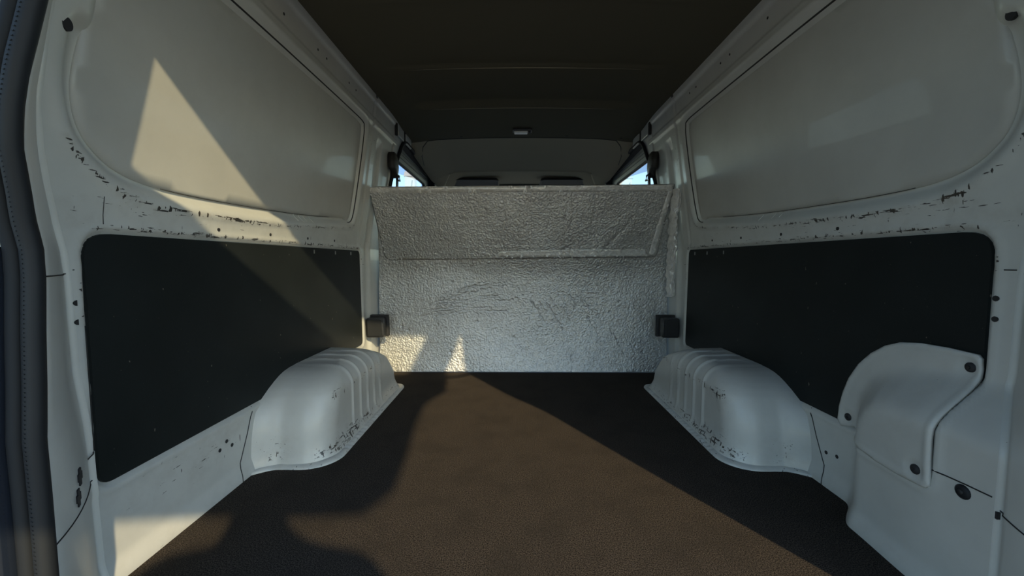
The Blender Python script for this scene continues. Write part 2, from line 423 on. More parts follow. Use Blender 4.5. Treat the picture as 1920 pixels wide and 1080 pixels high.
# floor, roof, cab shell
FLOORM = mat('floor_steel', (.35, .35, .34), .5)
box('floor', (0, 2.44, -.035), (1.66, 3.72, .04), FLOORM, None, 0); tag(bpy.data.objects['floor'], kind='structure')
nx, ny = 121, 420
xs = np.linspace(-.715, .715, nx); ys = np.linspace(.55, 4.35, ny)
Xg, Yg = np.meshgrid(xs, ys, indexing='ij'); ax = np.abs(Xg)
Zc = 1.402+.020*(1-(Xg/.71)**2)
fade = 1-sst((ax-.50)/.10)
Zc -= .011*np.exp(-((Yg-1.685)/.010)**2)*fade+.004*np.exp(-((Yg-1.27)/.012)**2)*fade
Zc += .020*sst((Yg-1.69)/.25)*(1-sst((Yg-2.07)/.035))*fade
Zc -= .011*np.exp(-((Yg-2.115)/.010)**2)*fade
Zc -= .022*sst((Yg-2.12)/.40)
Zc -= .062*np.clip((Yg-2.56)/.64, 0, 1)
Zc -= .055*sst((ax-.50)/.20)*sst((Yg-2.5)/.2)
lipx = .56+.20*np.clip((Yg-3.22)/.6, 0, 1)
rec = sst((Yg-3.22)/.02)*sst((lipx-ax)/.02)
Zc += .075*rec-.008*np.exp(-((Yg-3.205)/.014)**2)*(ax < .57)
k = int(np.argmin(abs(ys-2.565))); G3 = np.stack([Xg, Yg, Zc], -1)
V, F = grid(G3[:, :k+1]); ceil = tag(obj('ceiling', V, F, HEADLINER), kind='structure')
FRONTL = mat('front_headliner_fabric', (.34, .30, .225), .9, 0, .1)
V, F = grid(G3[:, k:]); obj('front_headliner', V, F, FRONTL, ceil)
zc_at = lambda x, y: float(Zc[int(round((x+.715)/1.43*(nx-1))), int(round((y-.55)/3.8*(ny-1)))])
cx = np.linspace(-.60, .60, 40)
pts = [(-.69, 2.86), (-.668, 2.70), (-.64, 2.61)]+[(x, 2.565) for x in cx]+[(.64, 2.61), (.668, 2.70), (.69, 2.86)]
tube('seam', [(x, y, zc_at(x, y)-.001) for x, y in pts], .0025, DARKSEAL, ceil, 5)
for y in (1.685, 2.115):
    tube('ridge_highlight', [(x, y, zc_at(x, y)+.0012) for x in np.linspace(-.50, .50, 40)], [.0027*math.sin(math.pi*(i+.3)/39.6)**.5 for i in range(40)], FRONTL, ceil, 5)  # paler fabric colour stands in for light caught along the ridges
for x0, y0 in ((-.38, 2.53), (.28, 2.53), (.62, 2.53)):
    c = zc_at(x0, y0); n = 10; V = [(x0+.008*math.cos(k*math.tau/n), y0+.008*math.sin(k*math.tau/n), c-.002) for k in range(n)]
    obj('trim_clip', V+[(v[0], v[1], v[2]+.004) for v in V], [list(range(n))]+[[k, (k+1) % n, n+(k+1) % n, n+k] for k in range(n)], CHIP, ceil, False)
for s in (-1, 1):   # dark edge bead where the headliner meets the side rail
    tube('edge_bead', [(s*(.706), y, 1.3995) for y in np.linspace(.56, 2.34, 30)], .004, DARKSEAL, ceil, 6)
# outer roof skin over it all, rear header, front end of the body
ROOFP = mat('roof_paint', (.6, .6, .58), .4)
xr = np.linspace(-.80, .80, 21); yr = np.array([.50, .6, 4.3, 4.5])
P = np.array([[(x, y, 1.50-.10*(abs(x)/.80)**6) for y in yr] for x in xr]); V, F = grid(P)
tag(obj('trim_1', V, F, ROOFP), kind='structure')
box('trim_2', (0, .555, 1.44), (1.50, .10, .10), PAINT, None, .01); tag(bpy.data.objects['trim_2'], kind='structure')
box('trim_3', (0, .56, -.04), (1.60, .12, .075), RUBBER, None, .01); tag(bpy.data.objects['trim_3'], kind='structure')

# front body sides with the side windows
WIN = round_poly([(2.275, .80), (2.262, 1.06), (2.400, 1.338), (3.30, 1.315), (3.42, 1.10), (3.42, .80)], [.05, .05, .075, .09, .06, .05], 8)
front_out = [(2.285, -.03), (2.285, 1.425), (4.36, 1.425), (4.36, -.03)]
wnum = 0
for side in (-1, 1):
    wnum += 1; sd = 'left' if side < 0 else 'right'; wo = walls[side]
    fn = lambda q_, side=side, k=0: np.stack([side*(Wz(q_[:, 1])-.004), q_[:, 0], q_[:, 1]], 1)
    out = [(2.25, -.03), (2.25, .68), (2.25, 1.425), (4.36, 1.425), (4.36, .68), (4.36, -.03)]
    V, F = sheet(out, .05, fn, (side*.006, 0, 0), [WIN]); obj('cab_side_panel', V, F, PAINT, wo, True, {'wear': np.full(len(V), .15)})
    root = bpy.data.objects.new('window_%d' % wnum, None); COL.objects.link(root); root.location = (side*.74, 2.85, 1.0); tag(root, kind='structure')
    L = resample(WIN, .03); n = len(L)
    tube('rubber_seal', [(side*(float(Wz(np.array(b)))-.008), a, b) for a, b in L], .012, RUBBER, root, 8, True)
    # reveal: stepped channel from the inner skin to the glass
    prof = [(-.002, .0), (.008, .003), (.010, .008), (.022, .010), (.024, .016), (.032, .018)]
    R = []
    for k, ins in prof: R.append([(side*(float(Wz(np.array(b)))+k), a, b) for a, b in inset_poly(WIN, ins)])
    R = np.array(R); R = np.concatenate([R, R[:, :1]], 1); V, F = grid(R); obj('reveal_channel', V, F, RUBBER, root)
    GL = round_poly([(2.318, .84), (2.310, 1.08), (2.325, 1.222), (3.17, 1.222), (3.25, 1.08), (3.25, .84)], [.04, .03, .015, .04, .05, .04], 6)
    at_ = lambda q_, k: np.stack([side*(Wz(q_[:, 1])+k), q_[:, 0], q_[:, 1]], 1)
    V, F = sheet(inset_poly(WIN, .014), .06, lambda q_: at_(q_, .031), (side*.012, 0, 0), [GL]); obj('window_frame', V, F, GREYPL, root, False)
    for zz, r in ((1.262, .003), (1.284, .0045), (1.300, .003)):
        tube('frame_rib', [tuple(at_(np.array([(dd, zz)]), .029)[0]) for dd in np.linspace(2.42, 3.20, 12)], r, GREYPL, root, 6)
    tube('inner_frame', [tuple(p_) for p_ in at_(np.array(inset_poly(GL, -.004)), .030)], .008, RUBBER, root, 8, True)
    V, F = sheet(GL, .08, lambda q_: at_(q_, .037), None); obj('pane', V, F, TINTED, root)
    # two grey clip plates on the rail above the window
    for a, b in ((2.262, 1.352), (2.425, 1.352)):
        c = (side*(.711-.006), a+.068, b); o = box('clip_plate', c, (.012, .118, .060), PAINT, wo, .004)
    for a in (2.256, 2.410): box('clip_gap', (side*(.711-.004), a, 1.352), (.014, .018, .068), DARKSEAL, wo, .002)

CABM = mat('cab_plastic', (.05, .05, .052), .7)
box('wall_front', (0, 4.36, .30), (1.62, .06, .66), CABM, None, .01); tag(bpy.data.objects['wall_front'], kind='structure')
root = bpy.data.objects.new('window_3', None); COL.objects.link(root); root.location = (0, 4.3, 1.0); tag(root, kind='structure')
obj('pane', [(-.76, 4.36, .63), (.76, 4.36, .63), (.70, 4.20, 1.38), (-.70, 4.20, 1.38)], [[0, 1, 2, 3]], GLASS, root, False)
box('window_header', (0, 4.22, 1.405), (1.44, .12, .05), CABM, root, .008)

# ------------------------------------------------------------------ outside
G = tag(obj('ground', [(-60, -60, -.66), (60, -60, -.66), (60, 90, -.66), (-60, 90, -.66)], [[0, 1, 2, 3]], ASPHALT, None, False), kind='structure')
WHITEP = mat('white_render', (.75, .75, .72), .7); CREAM = mat('cream_render', (.72, .66, .50), .7); BLUEP = mat('pale_blue_render', (.55, .68, .72), .7)

# ------------------------------------------------------------------ carpet
cp = [(-.805, .63), (.70, .63), (.742, .74), (.752, .86), (.772, .915), (.808, .975), (.808, 1.095), (.78, 1.155), (.69, 1.165), (.625, 1.20), (.603, 1.27), (.603, 1.86), (.64, 1.95), (.805, 1.97), (.80, 2.152),
      (-.80, 2.152), (-.805, 1.97), (-.64, 1.95), (-.603, 1.86), (-.603, 1.27), (-.625, 1.20), (-.69, 1.165), (-.78, 1.155), (-.808, 1.095)]
V, F = sheet(cp, .05, lambda q_: np.stack([q_[:, 0], q_[:, 1], 0*q_[:, 0]], 1), (0, 0, -.012))
tag(obj('carpet', V, F, CARPET, None, False), 'dark brown speckled carpet covering the load floor, half in sun', 'carpet')

# ------------------------------------------------------------------ black wall boards
for side in (-1, 1):
    poly = inset_poly(LOW if side < 0 else LOWR, .005)
    V, F = sheet(poly, .05, lambda q_, side=side: np.stack([side*(Wz(q_[:, 1])+.003+0*q_[:, 0]), q_[:, 0], q_[:, 1]], 1), (side*.0065, 0, 0))
    o = obj('wall_board', V, F, BOARD, None, False)
    tag(o, ('black side panel board with dusty sunlit band on the left wall, above the wheel box', 'black side panel board on the right wall, partly covered by white access plate')[side > 0], 'panel', 'black side panel boards')
    o.location = (0, 0, 0)
    for dd in ((1.52, 1.70, 1.86) if side < 0 else (1.64, 1.78, 1.90)):
        box('staple', (side*.8165, dd, .652), (.003, .003, .014), mat('staple_steel', (.5, .5, .5), .4, 1) if 'staple_steel' not in bpy.data.materials else bpy.data.materials['staple_steel'], o, 0)

# ------------------------------------------------------------------ wheel boxes
def wheel_box(side, label):
    root = thing('wheel_arch', (side*.72, 1.52, 0), label, 'wheel arch', 'wheel boxes')
    dn = lambda z: np.interp(z, [0, .05, .10, .14, .17, .195, .215, .23, .241, .248, .252, .2535, .26], [1.150, 1.152, 1.158, 1.168, 1.181, 1.197, 1.218, 1.242, 1.268, 1.295, 1.325, 1.36, 1.37])
    df = lambda z: np.interp(z, [0, .10, .18, .22, .25, .26], [1.925, 1.885, 1.80, 1.72, 1.64, 1.63])
    lev = [(z, .618-.0*z, 0.) for z in (0, .006, .014, .03, .05, .07, .09, .11, .13, .15, .165, .18)]
    for k in range(1, 25):
        a = k/24*math.pi/2; lev.append((.18+.072*math.sin(a), .618+.075*(1-math.cos(a)), a))
    for k in range(1, 7): lev.append((.252+.003*k/6, .693+(.845-.693)*k/6, math.pi/2))
    rings = []; wear = []
    for z, xi, a in lev:
        n0, n1 = float(dn(z)), float(df(z)); r = min(.085, max(.845-xi, .001)*.8); r2 = r*.75; row = []
        xo = .845
        for k in range(22):
            t = k/22; x = xo+(xi+r-xo)*t; row.append((x, n0-.05*sst((x-.745)/.10)*(1-sst((z-.16)/.08))+(.02*sst((x-.78)/.04)*0), 0., -1.))
        for k in range(14):
            th = k/14*math.pi/2; row.append((xi+r-r*math.sin(th), n0+r-r*math.cos(th), -math.sin(th), -math.cos(th)))
        for k in range(170):
            row.append((xi, n0+r+(n1-r2-n0-r)*k/170, -1., 0.))
        for k in range(12):
            th = k/12*math.pi/2; row.append((xi+r2-r2*math.cos(th), n1-r2+r2*math.sin(th), -math.cos(th), math.sin(th)))
        for k in range(14):
            row.append((xi+r2+(xo-xi-r2)*k/13, n1, 0., 1.))
        ring = []
        for x, y, nx_, ny_ in row:
            rib = 0.
            for k in range(5):
                rib += math.exp(-((y-(1.365+.070*k))/.0075)**2)
            amp = .0050*rib*float(sst(np.array((z-.018)/.03)))*max(0., -nx_)*(1 if y > 1.30 else 0)
            amp *= float(1-sst(np.array((x-.79)/.03)))
            foot = .016*(1-float(sst(np.array(z/.05))))
            ring.append((side*(x+amp*nx_*math.cos(a)+foot*nx_), y+foot*ny_*.6, z+amp*math.sin(a)))
            c = math.exp(-((x-.64)/.03)**2-((y-1.25)/.05)**2-((z-.10)/.10)**2)*.6+.9*math.exp(-((z-.022)/.012)**2)*(1 if nx_ < -.5 else .35)+1.3*math.exp(-((x-.63)/.03)**2-((y-1.33)/.13)**2-((z-.035)/.018)**2)
            c += .55*math.exp(-((x-.76)/.05)**2-((z-.06)/.05)**2)*(ny_ < -.5)+.65*math.exp(-((z-.185)/.02)**2)*(nx_ < -.9)+.12
            wear.append(min(1, c))
        rings.append(ring)
    V, F = grid(np.array(rings), side > 0)
    obj('arch_shell', V, F, PAINT, root, True, {'wear': wear})
    base = rings[0]; P = []
    m = len(base)
    for (o1, zz) in ((-.002, .008), (.004, .007), (.016, .005), (.018, .001), (.018, -.010)):
        P.append([(x-side*0+(-side*o1 if 22 <= i < 218 else 0), y+(-o1 if i < 36 else (o1 if i > 206 else 0)), zz) for i, (x, y, _z) in enumerate(base)])
    P = np.array(P)
    P[1:, :, 2] += .0015*np.sin(np.arange(m)*.9)+.0012*np.sin(np.arange(m)*.23)
    V, F = grid(P, side < 0); obj('base_flange', V, F, PAINT, root, True, {'wear': np.full(len(V), .55)})
    return root
wheel_box(-1, 'white ribbed steel wheel box with scratched end, below the left black panel')
wheel_box(1, 'white ribbed steel wheel box below the right black panel, in shade')

# ------------------------------------------------------------------ foil board across the van
Yb = lambda z: 2.198-.30*np.maximum(0, .35-np.asarray(z))**2-.40*(.5*(np.asarray(z)-.55)+.5*np.sqrt((np.asarray(z)-.55)**2+.006))
board = thing('foil_board', (0, 2.163, 0), 'silver foil insulation board standing across the van behind the wheel boxes', 'insulation board')
crk = []
r_ = random.Random(11)
for k in range(14):      # creases: a fan of arcs rising from the left, then falling to the right
    L = []; xa, za, xb, zb = -.72+.02*k, .270+.012*k, .02+.03*r_.random(), .31+.0145*k
    for i in range(40):
        t = i/39; L.append((xa+(xb-xa)*t+r_.uniform(-.004, .004), za+(zb-za)*t+.035*math.sin(math.pi*t)+r_.uniform(-.005, .005)))
    a0 = r_.randint(0, 14); n1 = r_.randint(9, 17); crk.append(L[a0:a0+n1])
    if r_.random() < .7: a1 = a0+n1+r_.randint(1, 3); crk.append(L[a1:a1+r_.randint(4, 9)])
for k in range(15):
    L = []; x0 = .02+.030*k; z0 = .46-.002*(k-5)**2
    for i in range(34):
        t = i/33; L.append((x0+.13*t+.10*t*t+r_.uniform(-.004, .004), z0-.06*t-.32*t*t+r_.uniform(-.006, .006)))
    a0 = r_.randint(0, 15); crk.append(L[a0:a0+r_.randint(7, 15)])
crk = [L for L in crk if len(L) > 2]
crk.append([(.27, .0), (.275, .04), (.268, .07), (.28, .11)])
bl = [(-.800, .0), (-.808, .30), (-.805, .50), (-.776, .74), (-.755, .985), (.752, .998), (.776, .74), (.803, .50), (.808, .30), (.800, .0)]
gx = np.linspace(-1, 1, 560); gz = np.linspace(0, 1, 340)
hw = lambda z: np.interp(z, [0, .3, .5, .74, 1.0], [.800, .806, .803, .776, .753])
Zg = np.broadcast_to(gz*.99, (560, 340)); Xg2 = gx[:, None]*hw(Zg)
p2 = np.stack([Xg2.ravel(), Zg.ravel()], 1); disp = np.zeros(len(p2))
for L in crk: disp -= r_.uniform(.0018, .0040)*np.exp(-(seg_dist(p2, L, False)/.0022)**2)
for _ in range(26):     # little dents and nicks
    c = np.array([r_.uniform(-.7, .7), r_.uniform(.1, .6)]); disp -= .004*np.exp(-(np.hypot(*(p2-c).T)/.006)**2)
lowf = .006*np.sin(p2[:, 0]*5.1+1)*np.sin(p2[:, 1]*6.3)+.003*np.sin(p2[:, 0]*13)*np.sin(p2[:, 1]*9+2)
yb = Yb(p2[:, 1])-disp*-1*-1+lowf
P = np.stack([p2[:, 0], Yb(p2[:, 1])-disp+lowf-0.0, p2[:, 1]], 1).reshape(560, 340, 3)
V, F = grid(P)
n0 = len(V); bm_ = obj('board_sheet', V, F, FOIL, board)
sol = bm_.modifiers.new('thick', 'SOLIDIFY'); sol.thickness = .014; sol.offset = -1
fl = round_poly([(-.778, .984), (-.747, .624), (.716, .639), (.750, .997)], [.004, .035, .02, .004])
def flap_fn(off):
    def f(q_):
        x, z = q_[:, 0], q_[:, 1]; ed = sst(sdf(q_, fl)/.03) if len(q_) else 0
        cr = np.zeros(len(x))
        for xc in (-.10, -.03, .03, .13, .22, .25, .36): cr += .0035*np.exp(-((x-xc-.006*np.sin(z*31+xc*50)-.002*np.sin(z*140))/.003)**2)*(z > .66)
        for (xa, za), (xb, zb) in (((.43, .68), (.60, .90)), ((.42, .66), (.50, .78)), ((.18, .66), (.30, .74))):
            cr += .0025*np.exp(-(seg_dist(q_, [(xa, za), (.5*(xa+xb)+.02, .5*(za+zb)), (xb, zb)], False)/.004)**2)
        return np.stack([x, Yb(z)-.024-off-.004*np.sin(x*4.+z*3)+cr+.002*np.sin(x*19)*np.sin(z*17), z], 1)
    return f
V, F = sheet(fl, .006, flap_fn(0), (0, .010, .0)); obj('upper_flap', V, F, FOIL, board)
EL = resample(fl, .012); tube('flap_edge_shade', [tuple(p_) for p_ in flap_fn(-.004)(np.array(EL))], .0022, mat('foil_edge_shade', (.10, .10, .10), .6, .3), board, 6, True)  # dark tube drawn as the shadow gap along the flap's folded edge
def strip(name, poly, off, res=.012):
    V, F = sheet(poly, res, lambda q_: flap_fn(off)(q_)+np.stack([0*q_[:, 0], .0009*np.sin(q_[:, 0]*230+3*np.sin(q_[:, 1]*140))*np.sin(q_[:, 1]*150+q_[:, 0]*90), 0*q_[:, 0]], 1), (0, .0012, 0))
    o = obj(name, V, F, TAPE, board); o['label'] = 'smoother bright foil tape strip'; return o
strip('tape_strip', [(-.15, .642), (-.12, .668), (.30, .678), (.650, .682), (.668, .642), (.30, .639)], .003, .006)
strip('tape_strip', [(-.772, .956), (-.773, .985), (.745, .996), (.738, .966)], .0028)
strip('tape_strip', [(.722, .966), (.744, .966), (.706, .648), (.672, .648)], .0032)
# crumpled foil edging along the right side, pressed onto the body pillar
nu, nv = 22, 150; P = np.zeros((nu, nv, 3))
for i in range(nu):
    for j in range(nv):
        u = i/(nu-1); v = j/(nv-1); z = .975-.555*v
        wid = np.interp(v, [0, .05, .16, .2, .5, .8, .98, 1], [.02, .042, .045, .018, .034, .036, .045, .012])
        a = .5*math.sin(u*9+2*math.sin(v*21))*math.sin(v*33+u*4)+.5*math.sin(u*17+v*47)+.35*math.sin(u*6-v*90)
        x = hw(z)-.014+(wid+.010)*u; x = x+.004*a
        xw = float(Wz(np.array(z)))-.003
        y = float(Yb(z))-.018-.030*math.sin(u*2.2)-.006*a
        if x > xw: y -= (x-xw)*1.1; x = xw-.002*abs(a)
        P[i, j] = (x, y, z)
V, F = grid(P, False); o = obj('foil_fringe', V, F, TAPE, board); o['label'] = 'crumpled foil edging along right side'
so_ = o.modifiers.new('thick', 'SOLIDIFY'); so_.thickness = .0015

# ------------------------------------------------------------------ black latch covers beside the board
def latch(side, label):
    zc = .269; x0 = .774 if side < 0 else .765; y0 = 2.035
    t = thing('latch_cover', (side*x0, y0, zc), label, 'latch', 'black latch covers')
    poly = round_poly([(-.045, -.051), (-.045, .051), (.045, .051), (.045, -.051)], [.012]*4, 5)
    V, F = sheet(poly, .02, lambda q_: np.stack([side*x0+q_[:, 0], y0-.008*np.clip(1-(q_[:, 0]/.045)**2, 0, 1)*np.clip(1-(q_[:, 1]/.051)**2, 0, 1), zc+q_[:, 1]], 1), (0, .045, 0))
    b = obj('cover', V, F, PLASTIC, t, False); sharp_bevel(b, .004, 3)
    box('back_plate', (side*(x0-.007), y0+.058, zc+.004), (.098, .022, .116), CHIP, t, .004)
    V, F = sheet(round_poly([(-.036, -.042), (-.036, .042), (.036, .042), (.036, -.042)], .008, 4), .02, lambda q_: np.stack([side*x0+q_[:, 0], y0-.0085+0*q_[:, 0], zc+q_[:, 1]], 1), (0, .006, 0))
    obj('lip', V, F, PLASTIC, t, False)
latch(-1, 'black plastic latch cover at the foil board left edge above the wheel box')
latch(1, 'black plastic latch cover at the foil board right edge above the wheel box')

# ------------------------------------------------------------------ access cover on the right rear
t = thing('access_cover', (.80, .85, .29), 'white steel access cover with curved top and dark bolts, over right black panel', 'cover')
AC = smooth_closed([(1.024, .192), (1.022, .235), (1.000, .312), (.962, .372), (.915, .417), (.862, .440), (.80, .446)], 1)
AC = [(1.012, .186), (1.024, .200), (1.022, .235), (1.012, .278), (.997, .318), (.972, .360), (.940, .395), (.905, .421), (.870, .436), (.83, .443), (.775, .445), (.724, .443), (.718, .436), (.717, .388), (.714, .36), (.714, .32), (.716, .283),
      (.715, .24), (.713, .198), (.720, .190), (.775, .185), (.832, .185), (.873, .191), (.92, .195), (.972, .200), (.985, .196)]
def ac_fn(q_):
    e = np.minimum(Wz(q_[:, 1]), .815)-bulge(q_)-.006
    s = sdf(q_, AC)
    for (bd, bz) in ((.736, .416), (.996, .216), (.743, .214)):
        r = np.hypot(q_[:, 0]-bd, q_[:, 1]-bz); e = e+.004*(1-sst((r-.012)/.010))
    e = e-.003*np.exp(-((s-.006)/.004)**2)
    return np.stack([e, q_[:, 0], q_[:, 1]], 1)
V, F = sheet(AC, .006, ac_fn, (.006, 0, 0)); obj('cover_plate', V, F, PAINT, t, True, {'wear': np.full(len(V), .28)})
for (bd, bz) in ((.736, .416), (.996, .216), (.743, .214)):
    c = ac_fn(np.array([[bd, bz]]))[0]
    V, F = tube_geo([(c[0]+.003, bd, bz), (c[0]-.002, bd, bz), (c[0]-.005, bd, bz)], [.0095, .0095, .006], 14); b = obj('bolt', V, F, CHIP, t)
    V, F = tube_geo([(c[0]-.004, bd, bz), (c[0]-.007, bd, bz)], [.004, .0035], 6); obj('bolt_head', V, F, PLASTIC, b, False)
pl = thing('rubber_plug', wp(.663, .217, 1), 'round black rubber plug in the lower right body side, below the access cover', 'plug')
c = wp(.663, .217, 1)
V, F = tube_geo([(c[0]+.004, c[1], c[2]), (c[0]-.001, c[1], c[2]), (c[0]-.004, c[1], c[2])], [.0125, .0125, .009], 18); obj('rim', V, F, RUBBER, pl)
V, F = tube_geo([(c[0]-.003, c[1], c[2]), (c[0]-.0065, c[1], c[2])], [.005, .004], 12); obj('hub', V, F, CHIP, pl)
wr = walls[1]
Q = resample([(.713, .229), (.66, .232), (.622, .233)], .01, False); tube('seam', [wp(a, b, 1, .0005) for a, b in Q], .0012, DARKSEAL, wr, 5)

# ------------------------------------------------------------------ dome lamp, visors, seat belts
yl = 2.425; zl = zc_at(.0, yl)
t = thing('dome_lamp', (.0, yl, zl), 'small rectangular interior lamp on the dark headliner', 'lamp')
box('lamp_housing', (.0, yl, zl-.006), (.115, .062, .014), PLASTIC, t, .005)
LENS = mat('lamp_lens', (.75, .75, .72), .15)
box('lamp_lens', (-.008, yl+.004, zl-.016), (.080, .040, .012), LENS, t, .004)
box('lamp_switch', (.044, yl, zl-.015), (.014, .022, .008), CHIP, t, .002)
VIS = mat('visor_vinyl', (.055, .052, .05), .7)
for side in (-1, 1):
    t = thing('sun_visor', (side*.43, 3.85, 1.41), 'dark sun visor folded up at the front %s of the headliner' % ('left', 'right')[side > 0], 'visor', 'sun visors')
    poly = round_poly([(-.225, -.10), (-.225, .10), (.225, .10), (.225, -.10)], .045)
    V, F = sheet(poly, .05, lambda q_: np.stack([side*.43+q_[:, 0], 3.85+q_[:, 1], 1.366-.12*q_[:, 1]], 1), (0, 0, .018)); obj('visor_panel', V, F, VIS, t, False)
    tube('visor_rim', [(side*.43+a, 3.85+b, 1.369-.12*b) for a, b in resample(poly, .03)], .010, DARKSEAL, t, 6, True)
for side in (-1, 1):
    x0 = .692; y0 = 2.235
    t = thing('seat_belt', (side*x0, y0, 1.15), 'dark seat belt anchor and hanging strap against the %s side window' % ('left', 'right')[side > 0], 'seat belt', 'seat belts')
    pl2 = smooth_closed([(-.034, .055), (.012, .050), (.026, .02), (.042, -.01), (.060, -.045), (.045, -.072), (.012, -.066), (-.012, -.045), (-.045, -.030), (-.052, .015)], 4)
    V, F = sheet(pl2, .02, lambda q_: np.stack([side*(x0+.02-.014*np.clip(1-(np.hypot(q_[:, 0], q_[:, 1])/.075)**2, 0, 1)), y0+q_[:, 0], 1.158+q_[:, 1]], 1), (side*.03, 0, 0))
    obj('anchor_cover', V, F, BROWN, t)
    P = np.array([[(side*(x0+.018+.02*v+.002*math.sin(9*v)), y0+.012+.040*u+.006*v, 1.10-.70*v) for v in np.linspace(0, 1, 14)] for u in (0, .5, 1)]); V, F = grid(P)
    o = obj('strap', V, F, BROWN, t); k = o.modifiers.new('thick', 'SOLIDIFY'); k.thickness = .003
    V, F = tube_geo([(side*(x0+.012), y0-.004, 1.10), (side*(x0+.012), y0+.05, 1.10), (side*(x0+.012), y0+.062, 1.075), (side*(x0+.012), y0-.0, 1.07)], .005, 8, True); obj('belt_loop', V, F, PLASTIC, t)

# ------------------------------------------------------------------ rear opening: weather seal, corner, tail lamp
def ring_path(off, dy):
    L = []
    def half(side):
        L = []
        for z in np.linspace(-.01, 1.29, 70):
            x, d = opening(z, side); L.append((side*(x+off), d-dy, z))
        for k in range(1, 9):
            a = k/8*math.pi/2; L.append((side*(x+off-.08*(1-math.cos(a))), d-dy, 1.29+(.085+off*.5)*math.sin(a)))
        return L
    L = half(-1); M = half(1)[::-1]
    top = [(t_, L[-1][1], L[-1][2]+.012*(1-(t_/.6)**2)) for t_ in np.linspace(L[-1][0], M[0][0], 20)[1:-1]]
    return L+top+M
t = thing('door_seal', (0, .60, 0), 'black ribbed rubber weather seal running around the rear door opening', 'seal')
P = ring_path(.003, .011); rr = [.0165+.0012*math.sin(i*2.1) for i in range(len(P))]
tube('seal_bulb', P, .0118, RUBBER, t, 12)
P2 = ring_path(.025, .013); tube('seal_carrier', P2, .0105, mat('grey_black_rubber', (.012, .014, .017), .7, 0, .3), t, 10)
P3 = [(x, y-.0108, z) for x, y, z in ring_path(.003, .011)]
V = []; F = []
D3 = resample(P3[:78], .0075, False)
for p in D3:    # moulded nibs along the bulb
    b = len(V); s_ = .0012
    V += [(p[0]+i*s_, p[1]+j*.002, p[2]+k*s_*.6) for i in (-1, 1) for j in (-1, 1) for k in (-1, 1)]
    F += [[b+q_ for q_ in f] for f in ([0, 1, 3, 2], [4, 6, 7, 5], [0, 4, 5, 1], [2, 3, 7, 6], [0, 2, 6, 4], [1, 5, 7, 3])]
o = obj('seal_nibs', V, F, RUBBER, t, False); o['kind'] = 'stuff'
for side in (-1, 1):    # outer corner of the body around the opening
    rows = []
    for z in np.linspace(-.05, 1.40, 60):
        x, d = opening(max(z, 0), side); ol = Wz(np.array(z))+.085; rows.append([(side*a, b, z) for a, b in ((x+.034, d-.004), (x+.040, d-.020), (x+.060, d-.030), (ol-.06, d-.030), (ol-.015, d+.01), (ol, d+.08), (ol, 2.0))])
    V, F = grid(np.array(rows), side > 0); obj('body_corner', V, F, PAINT, walls[side], True, {'wear': np.full(len(V), .1)})
LAMP = mat('dark_lamp_lens', (.012, .016, .025), .12, 0, .6, .5)
t = thing('tail_lamp', (-.84, .56, .33), 'dark tail lamp outside the door seal at the left picture edge', 'lamp')
rows = []
for z in np.linspace(.03, .635, 30):
    x, d = opening(z, -1); b = .010*math.sin(math.pi*min(1, (z-.03)/.1)*.5)
    rows.append([(-(x+a), d-c, z) for a, c in ((.034, .012), (.038, .030), (.046, .040+b), (.080, .050+b), (.14, .054+b), (.205, .02), (.215, -.04))])
V, F = grid(np.array(rows), False); obj('lamp_lens', V, F, LAMP, t)
for z in (.50, .30): 
    x, d = opening(z, -1); tube('lamp_rib', [(-(x+.050), d-.049, z+.05), (-(x+.066), d-.060, z), (-(x+.052), d-.052, z-.05)], .002, GREYPL, t, 6)

# ------------------------------------------------------------------ tailgate, lifted behind the camera
PHI = math.radians(-13); HD, HZ = .55, 1.405
def tg(q_, off=0):   # (x, L) on the tailgate's inner face
    return np.stack([q_[:, 0], HD-q_[:, 1]*math.cos(PHI)+off*math.sin(PHI)*0, HZ+q_[:, 1]*math.sin(PHI)+off], 1)
TG = [(-.66, .0), (.66, .0), (.74, .15), (.80, .35), (.835, .55), (.83, .74), (.745, .86), (.722, 1.0), (.712, 1.22), (.70, 1.345), (.64, 1.42), (.50, 1.430), (-.50, 1.430), (-.64, 1.42), (-.70, 1.345), (-.712, 1.22), (-.722, 1.0), (-.745, .86), (-.83, .74), (-.835, .55), (-.80, .35), (-.74, .15)]
TW = round_poly([(-.60, .235), (.60, .235), (.648, .572), (-.648, .572)], .05)
t = thing('tailgate', (0, HD, HZ), 'white lifted tailgate with window above the rear opening', 'tailgate')
V, F = sheet(TG, .05, tg, (0, 0, .035), [TW]); obj('tailgate_shell', V, F, ROOFP, t, False)
V, F = sheet(TW, .1, lambda q_: tg(q_, .02), None); obj('tailgate_pane', V, F, GLASS, t, False)
for s in (-1, 1):
    tube('gas_strut', [(s*.735, .585, .99), (s*.745, .25, 1.13), (s*.75, -.02, 1.262)], [.011, .011, .006], PLASTIC, t, 10)
box('handle_trim', (0, HD-1.30*math.cos(PHI), HZ+1.30*math.sin(PHI)-.012), (.30, .07, .024), PLASTIC, t, .008)

